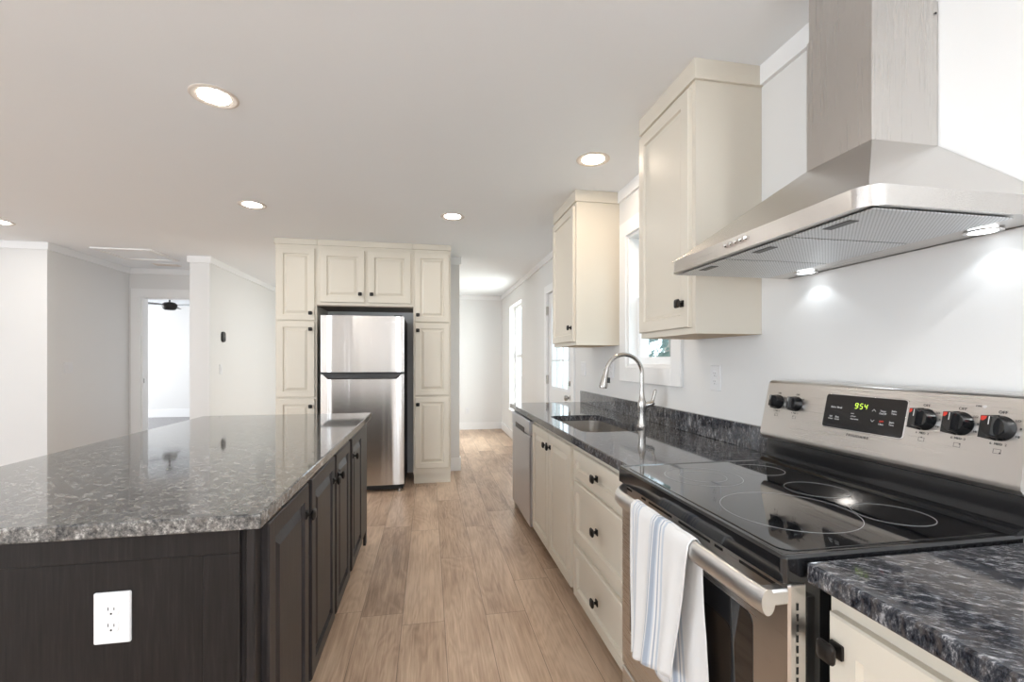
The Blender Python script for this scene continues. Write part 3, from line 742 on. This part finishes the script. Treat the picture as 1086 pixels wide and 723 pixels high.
finish('clock_digits', b, M['digit'], dp)
for s_, u_, v_, z_ in (('Bake',.030,.063,.0085),('Broil',.051,.063,.0085),('Self',.026,.034,.0068),('Clean',.026,.027,.0068),('Slow',.048,.034,.0068),('Cook',.048,.027,.0068),
                       ('oven',.096,.050,.005),('preheat',.100,.042,.005),('door locked',.105,.034,.005),('Timer',.186,.066,.0068),('On/Off',.186,.059,.0068),('Bake',.216,.069,.0068),('Time',.216,.062,.0068),
                       ('Clear',.186,.029,.0068),('Start',.214,.038,.0068),('Time',.214,.031,.0068)):
    text_part('button_label', s_, Fr(DF.p(u_, v_, 0), DF.u, DF.v, DF.n), z_, M['label'], dp)
text_part('off_label', 'OFF', Fr(DF.p(.186, .037, 0), DF.u, DF.v, DF.n), .0072, M['red'], dp)
for v_, s_ in ((.066,1),(.036,-1)):
    b = BM(); tube(b, [DF.p(.155,v_-.003*s_,.0004), DF.p(.160,v_+.003*s_,.0004), DF.p(.165,v_-.003*s_,.0004)], .0006, 6)
    finish('arrow_button', b, M['label'], dp)
text_part('brand_lettering', 'FRIGIDAIRE', Fr(PF_(1.118, .040).p(0,0,0), (0,-1,0), pv, pn), .0112, M['print'], cp, sp=1.25)
def rknob(y, s, r, ind):
    fr_ = PF_(y, s)
    b = BM()
    lathe(b, fr_, [(r*1.12,0),(r*1.12,.003),(r*.98,.008),(r*.92,.020),(r*.84,.024)], 32)
    # finger grip across the knob
    def gp(hw, hl, c): return [fr_.p(x-hw, y_-hl, c) for x, y_ in rrect(2*hw, 2*hl, min(hw,hl)*.6, 4)]
    loops(b, [gp(r*.34, r*.90, .020), gp(r*.28, r*.90, .030), gp(r*.20, r*.84, .036)])
    k = finish('range_knob', b, M['enamel'], cp, smooth=True)
    b = BM(); loops(b, [[fr_.p(x, y_, c) for x, y_ in ((-.0008, r*.1),(.0008, r*.1),(.0008, r*.80),(-.0008, r*.80))] for c in (.0362,.0366)]); finish('pointer', b, M['label'], k)
    # printed guide plate at the far side of the knob
    b = BM(); loops(b, [[fr_.p(x, y_, c) for x, y_ in ((-r*1.55,-r*1.0),(-r*.2,-r*1.15),(-r*.2,r*1.15),(-r*1.55,r*1.0))] for c in (.0002,.0022)]); finish('dial_plate', b, M['black'], cp)
    b = BM(); loops(b, [[fr_.p(x, y_, c) for x, y_ in ((-r*1.5,r*.55),(-r*.95,r*.55),(-r*.95,r*.98),(-r*1.5,r*.95))] for c in (.0023,.0027)]); finish('red_mark', b, M['red'], cp)
    text_part('knob_label', 'OFF', Fr(fr_.p(0, r*1.42, 0), fr_.u, fr_.v, fr_.n), r*.38, M['print'], cp)
    text_part('knob_label', '6  MED  2', Fr(fr_.p(0, -r*1.42, 0), fr_.u, fr_.v, fr_.n), r*.30, M['print'], cp)
    for a_, tx in ((35,'LO'),(5,'8'),(-25,'HI')):
        text_part('knob_label', tx, Fr(fr_.p(r*1.38*math.cos(math.radians(a_)), r*1.38*math.sin(math.radians(a_)), 0), fr_.u, fr_.v, fr_.n), r*.28, M['print'], cp)
    b = BM(); q_ = fr_.p(-.007, -r*2.25, 0); f2 = Fr(q_, fr_.u, fr_.v, fr_.n)
    for a0,a1,b0,b1 in ((0,.014,0,.0007),(0,.014,.0093,.010),(0,.0007,0,.010),(.0133,.014,0,.010)):
        loops(b, [[f2.p(x, y_, c) for x, y_ in ((a0,b0),(a1,b0),(a1,b1),(a0,b1))] for c in (0,.0003)])
    disc(b, Fr(f2.p(*ind, 0), fr_.u, fr_.v, fr_.n), .0016, .0001, .0005, 10); finish('burner_symbol', b, M['print'], cp)
rknob(1.437, .113, .0225, (.002,.002)); rknob(1.356, .113, .0225, (.002,.008))
rknob(.947, .113, .025, (.007,.010)); rknob(.868, .113, .025, (.0125,.008)); rknob(.791, .113, .025, (.0125,.002))
text_part('indicator_label', 'ON', Fr(PF_(.838, .158).p(0,0,0), (0,-1,0), pv, pn), .0065, M['print'], cp)
b = BM(); disc(b, PF_(.826, .158), .0035, 0, .001, 14); finish('indicator_light', b, M['white'], cp)
# oven door
DXF = .664
b = BM(); rplate(b, faceL(.6995, RY1-.002, .238), RY1-RY0-.004, .632, .006, [(0,0),(0,.031),(.004,.0355)], 4); od = finish('oven_door', b, M['steel_y'], rg, smooth=True)
b = BM(); fo = faceL(DXF, 1.432, .375); rplate(b, fo, .590, .385, .022, [(0,0),(.001,.0012)], 5); ow = finish('oven_window', b, M['blackglass'], od)
b = BM(); rplate(b, Fr(fo.p(.07,.06,.0014), fo.u, fo.v, fo.n), .450, .265, .02, [(0,0),(.001,.0004)], 5); finish('inner_glass', b, mat('smoked_glass', (.02,.014,.01), .05), ow)
for a_, c_ in ((1.475,1.418),(1.348,1.320),(1.300,1.165),(1.130,.990),(.972,.942),(.885,.772)):
    finish('vent_slot', box(BM(), DXF-.0009, DXF+.0002, c_, a_, .851, .8575), M['slot'], od)
b = BM()
for k in range(12): box(b, .6795, .6835, RY0+.0008, RY0+.0019, .600+k*.020, .613+k*.020)
finish('side_vent', b, M['slot'], od)
hp = []
for k in range(25):
    u = k/24; y = .734 + (1.466-.734)*u; e = 1.466-y if u > .5 else .085*.75+(y-.734)
    x = .606 + .054*(1-min(e/.085, 1))**1.8
    hp.append((x, y, .847))
b = BM()
ls = []
for i, p_ in enumerate(hp):
    ls.append([(p_[0]+.014*math.cos(2*PI*k/18), p_[1], p_[2]+.0245*math.sin(2*PI*k/18)) for k in range(18)])
loops(b, ls); finish('oven_handle', b, M['satin'], od, smooth=True)
finish('handle_bracket', box(BM(), .612, .6637, .744, .772, .832, .862, .004), M['satin'], od)
b = BM(); rplate(b, faceL(.6995, RY1-.002, .050), RY1-RY0-.004, .180, .006, [(0,0),(0,.031),(.004,.0355)], 4); finish('storage_drawer', b, M['steel_y'], rg, smooth=True)

# ---- towel over the oven handle
def towel():
    bm = BM(); uvl = bm.loops.layers.uv.new('UVMap')
    NU, NV = 48, 60
    HXc, HZc = .606, .847
    def pt(u, v):                                                    # u 0 (far) .. 1 (near); v 0 front hem .. 1 rear hem
        La, Lb = .425, .44; arc = .075; L = La+arc+Lb; s = v*L
        wv = .0045*math.sin(u*21+.6)+.0035*math.sin(u*9+1)
        yt = 1.268 - u*.305
        if s < La:
            d = La-s; f = d/La
            y = 1.268 - .305*u + (.004 + .055*u)*f + .006*math.sin(d*14+u*3)*f
            x = HXc-.0175 - .006*f + wv*(.25+1.5*f); z = HZc - d*(1-.19*u) + .004*math.sin(u*17)*f
        elif s < La+arc:
            a = (s-La)/arc*PI; x = HXc - .0175*math.cos(a)+wv*.25; z = HZc + .028*math.sin(a); y = yt
        else:
            d = s-La-arc; f = d/Lb
            x = HXc+.0185 + wv*(.25+.6*f)*.8 + .006*f; z = HZc - d; y = yt - .018*min(1, f*2.2) + .008*math.sin(d*11)
        return Vector((x, y, z))
    V = [[bm.verts.new(pt(i/NU, j/NV)) for i in range(NU+1)] for j in range(NV+1)]
    for j in range(NV):
        for i in range(NU):
            f = bm.faces.new((V[j][i], V[j][i+1], V[j+1][i+1], V[j+1][i])); f.smooth = True
            for l, (a, c) in zip(f.loops, ((i,j),(i+1,j),(i+1,j+1),(i,j+1))): l[uvl].uv = (a/NU, c/NV)
    o = finish('kitchen_towel', bm, M['towel'], loc=(HXc, 1.14, .842), smooth=True)
    md = o.modifiers.new('thickness', 'SOLIDIFY'); md.thickness = .0022; md.offset = 1
    return tag(o, 'white towel with thin blue stripes draped over the oven door handle', 'towel')
towel()

# ------------------------------------------------------------------ range hood
HX0, HY0, HY1, HZ = .856, .757, 1.522, 1.600
hd = thing('range_hood', 'stainless steel chimney range hood mounted over the range', 'range hood', (XW, 1.14, HZ))
CX0, CY0, CY1, CZ = 1.140, 1.002, 1.300, 1.868
def hplan(ins, z, r=.045):
    x0, y0, y1 = HX0+ins, HY0+ins, HY1-ins; r = max(r-ins, .004); pts = []
    for cx_, cy_, a0 in ((x0+r, y1-r, 90), (x0+r, y0+r, 180)):
        for k in range(9): a = math.radians(a0+90*k/8); pts.append((cx_+r*math.cos(a), cy_+r*math.sin(a), z))
    return [(XW-.002, y1, z)] + pts + [(XW-.002, y0, z)]
b = BM(); loops(b, [hplan(.006, HZ+.0015), hplan(.004, HZ), hplan(0, HZ), hplan(0, HZ+.042)]); band = finish('rim_band', b, M['steel_y'], hd, smooth=True)
b = BM()
lo = [(XW-.002, HY1-.001, HZ+.0425), (HX0+.010, HY1-.001, HZ+.0425), (HX0+.010, HY0+.001, HZ+.0425), (XW-.002, HY0+.001, HZ+.0425)]
hi = [(XW-.002, CY1, CZ), (CX0, CY1, CZ), (CX0, CY0, CZ), (XW-.002, CY0, CZ)]
CYF = 1.215
hi = [(XW-.002, CYF, CZ), (CX0, CYF, CZ), (CX0, CY0, CZ), (XW-.002, CY0, CZ)]
lo2 = [(XW-.002, HY1-.001, HZ+.0425), (HX0+.006, HY1-.006, HZ+.0425), (HX0+.020, HY0+.020, HZ+.0425), (XW-.002, HY0+.001, HZ+.0425)]
loops(b, [lo2, hi]); finish('canopy', b, M['steel_x'], hd)
b = BM(); box(b, CX0+.001, XW-.002, CY0+.001, CYF-.001, CZ+.0005, 2.26, .0012); finish('chimney', b, M['steel_z'], hd)
b = BM(); box(b, CX0+.005, XW-.002, CY0+.005, CYF-.005, 2.2605, CEIL-.001, .0012); ch2 = finish('chimney', b, M['steel_z'], hd)
b = BM(); disc(b, faceF(XW-.012, CY0+.0005, 2.225), .0028, 0, .002, 12); finish('screw', b, M['slot'], hd)
FZ = HZ-.0005
for y0, y1 in ((.775,.990), (.998,1.240), (1.248,1.505)):
    b = BM(); box(b, .884, 1.245, y0, y1, HZ-.003, HZ-.0004, .001); f = finish('grease_filter', b, M['perf'], hd)
    ym = (y0+y1)/2
    b = BM(); box(b, .905, .930, ym-.035, ym+.035, HZ-.0042, HZ-.0031); la = finish('filter_latch', b, M['black'], f)
for y in (1.105,1.127,1.149,1.171,1.193):
    finish('push_button', lathe(BM(), faceL(HX0-.0003, y, HZ+.024), [(.0062,0),(.0062,.004),(.0052,.010),(.0045,.011)], 14), M['chrome'], hd, smooth=True)
for y in (.868, 1.388):
    dn = Fr((1.302, y, HZ-.0002), (1,0,0), (0,-1,0), (0,0,-1))
    b = BM(); annulus(b, dn, .036, .027, .0005, .003, 32); lm = finish('lamp_ring', b, M['chrome'], hd)
    b = BM(); disc(b, dn, .026, .0008, .0022, 24); finish('lamp_lens', b, M['hoodlens'], lm)
    ld = bpy.data.lights.new('hood_lamp', 'SPOT'); ld.energy = HOOD_W; ld.color = (.86,.94,1); ld.spot_size = math.radians(112); ld.spot_blend = .25; ld.shadow_soft_size = .012
    lo_ = bpy.data.objects.new('hood_lamp', ld); COL.objects.link(lo_); lo_.parent = hd; lo_.location = Vector((1.302, y, HZ-.012)) - Vector((XW, 1.14, HZ))

# ------------------------------------------------------------------ wall plates
outlet(faceL(XW, 1.972, 1.205), 'white wall outlet below the near upper cabinet', (XW, 1.972, 1.205))
outlet(faceL(XW, 3.235, 1.215), 'white wall outlet behind the gooseneck faucet', (XW, 3.235, 1.215))
outlet(faceL(XW, 3.88, 1.215), 'white wall switch below the far upper cabinet beside the door casing', (XW, 3.88, 1.215), 'switch', w=.12)
outlet(faceF(.709, YB, .35), 'white outlet low on the far back wall', (.709, YB, .35))
outlet(faceR(-3.857, 5.73, 1.21), 'white light switch on the left hallway wall', (-3.857, 5.73, 1.21), 'switch', w=.12)
outlet(faceR(-2.52, 6.15, 1.18), 'white blank switch plate beneath the black thermostat', (-2.52, 6.15, 1.18), 'switch')
t = thing('thermostat', 'small black oval thermostat on the white hall wall', 'thermostat', (-2.52, 6.20, 1.58))
b = BM(); f = faceR(-2.52, 6.20-.045, 1.58-.065); rplate(b, f, .09, .13, .035, [(0,.0005),(0,.016),(.006,.022)], 8); finish('casing', b, M['black'], t, smooth=True)
b = BM(); rplate(b, Fr(f.p(.018,.045,.0222), f.u, f.v, f.n), .054, .055, .01, [(0,0),(.001,.001)], 5); finish('screen', b, M['blackglass'], t)

# ------------------------------------------------------------------ ceiling fittings
def downlight(x, y, label, mm='lens'):
    t = thing('recessed_light', label, 'ceiling light', (x, y, CEIL), 'recessed ceiling lights')
    dn = Fr((x, y, CEIL-.0003), (1,0,0), (0,-1,0), (0,0,-1))
    b = BM(); f = lambda r, c: [b.verts.new(dn.p(math.cos(2*PI*k/40)*r, math.sin(2*PI*k/40)*r, c)) for k in range(40)]
    A = [f(.100,0), f(.100,.002), f(.094,.005), f(.088,.005), f(.066,.0008), f(.066,0)]
    for i in range(6): ring_faces(b, A[i], A[(i+1)%6])
    finish('trim_ring', b, M['baffle'], t, smooth=True)
    b = BM(); disc(b, dn, .0655, .0005, .0012, 36); finish('lens', b, M[mm], t)
    return t
downlight(-.970, 2.300, 'large recessed ceiling light nearest the camera above the island')
l0 = downlight(-1.353, 3.845, 'recessed ceiling light in front of the left pantry cabinet')
downlight(.972, 2.61, 'recessed ceiling light between the two upper cabinets above the sink', 'warmlens')
downlight(.195, 3.857, 'recessed ceiling light in front of the right pantry cabinet')
downlight(-3.70, 4.72, 'recessed ceiling light cut by the left edge of the photo')
downlight(-4.42, 10.1, 'recessed ceiling light inside the bedroom')
downlight(-.70, 7.0, 'unseen added ceiling light in the back room behind the pantry wall', 'coollens')  # hidden lamp added to brighten the back room and hall wall
downlight(.97, -.30, 'recessed ceiling light behind the camera above the right counter', 'coollens')
downlight(-1.0, -.6, 'unseen added ceiling light behind the camera above the open floor')  # extra lamp out of view, added to light the room
# attic hatch and vent
t = thing('attic_hatch', 'white framed attic hatch panel in the hallway ceiling', 'hatch', (-3.27, 5.87, CEIL))
b = BM(); dn = Fr((-3.56, 5.58, CEIL-.0003), (1,0,0), (0,1,0), (0,0,-1))
for a0,a1,b0,b1 in ((0,.58,0,.05),(0,.58,.53,.58),(0,.05,.05,.53),(.53,.58,.05,.53)): rings(b, Fr(dn.p(a0,b0,0), dn.u, dn.v, dn.n), a1-a0, b1-b0, [(0,0),(0,.012),(.003,.015)])
finish('frame', b, M['trim'], t)
finish('panel', box(BM(), -3.509, -3.031, 5.631, 6.109, CEIL-.005, CEIL-.0005), M['ceiling'], t)
t = thing('ceiling_vent', 'white slatted air vent in the hallway ceiling behind the hatch', 'vent', (-3.25, 6.43, CEIL))
b = BM(); box(b, -3.40, -3.10, 6.36, 6.50, CEIL-.008, CEIL-.0005, .002); vf = finish('frame', b, M['trim'], t)
b = BM()
for k in range(6): box(b, -3.385, -3.115, 6.375+k*.02, 6.387+k*.02, CEIL-.012, CEIL-.0082)
finish('slats', b, M['baffle'], t)
# bedroom ceiling fan
fx, fy, fz = -4.56, 9.10, 2.27
t = thing('ceiling_fan', 'dark ceiling fan seen through the bedroom doorway', 'ceiling fan', (fx, fy, CEIL))
u_ = Fr((fx, fy, 0), (1,0,0), (0,1,0), (0,0,1))
b = BM(); lathe(b, u_, [(.03,fz-.085),(.075,fz-.08),(.10,fz-.06),(.115,fz-.02),(.115,fz+.02),(.08,fz+.05),(.03,fz+.06)], 28); finish('motor', b, M['knob'], t, smooth=True)
b = BM(); lathe(b, u_, [(.014,fz+.058),(.014,CEIL-.05)], 14); finish('downrod', b, M['knob'], t)
b = BM(); lathe(b, u_, [(.03,CEIL-.052),(.06,CEIL-.03),(.065,CEIL-.0005)], 24); finish('canopy', b, M['knob'], t, smooth=True)
for k in range(3):
    a = math.radians(-14+120*k); ca, sa = math.cos(a), math.sin(a)
    b = BM()
    q_ = [(.10,-.03),(.20,-.055),(.64,-.065),(.67,-.04),(.67,.04),(.64,.065),(.20,.055),(.10,.03)]
    loops(b, [[(fx+x*ca-y*sa, fy+x*sa+y*ca, fz+.005+y*.12+c) for x, y in q_] for c in (0,.008)])
    finish('blade', b, M['knob'], t)
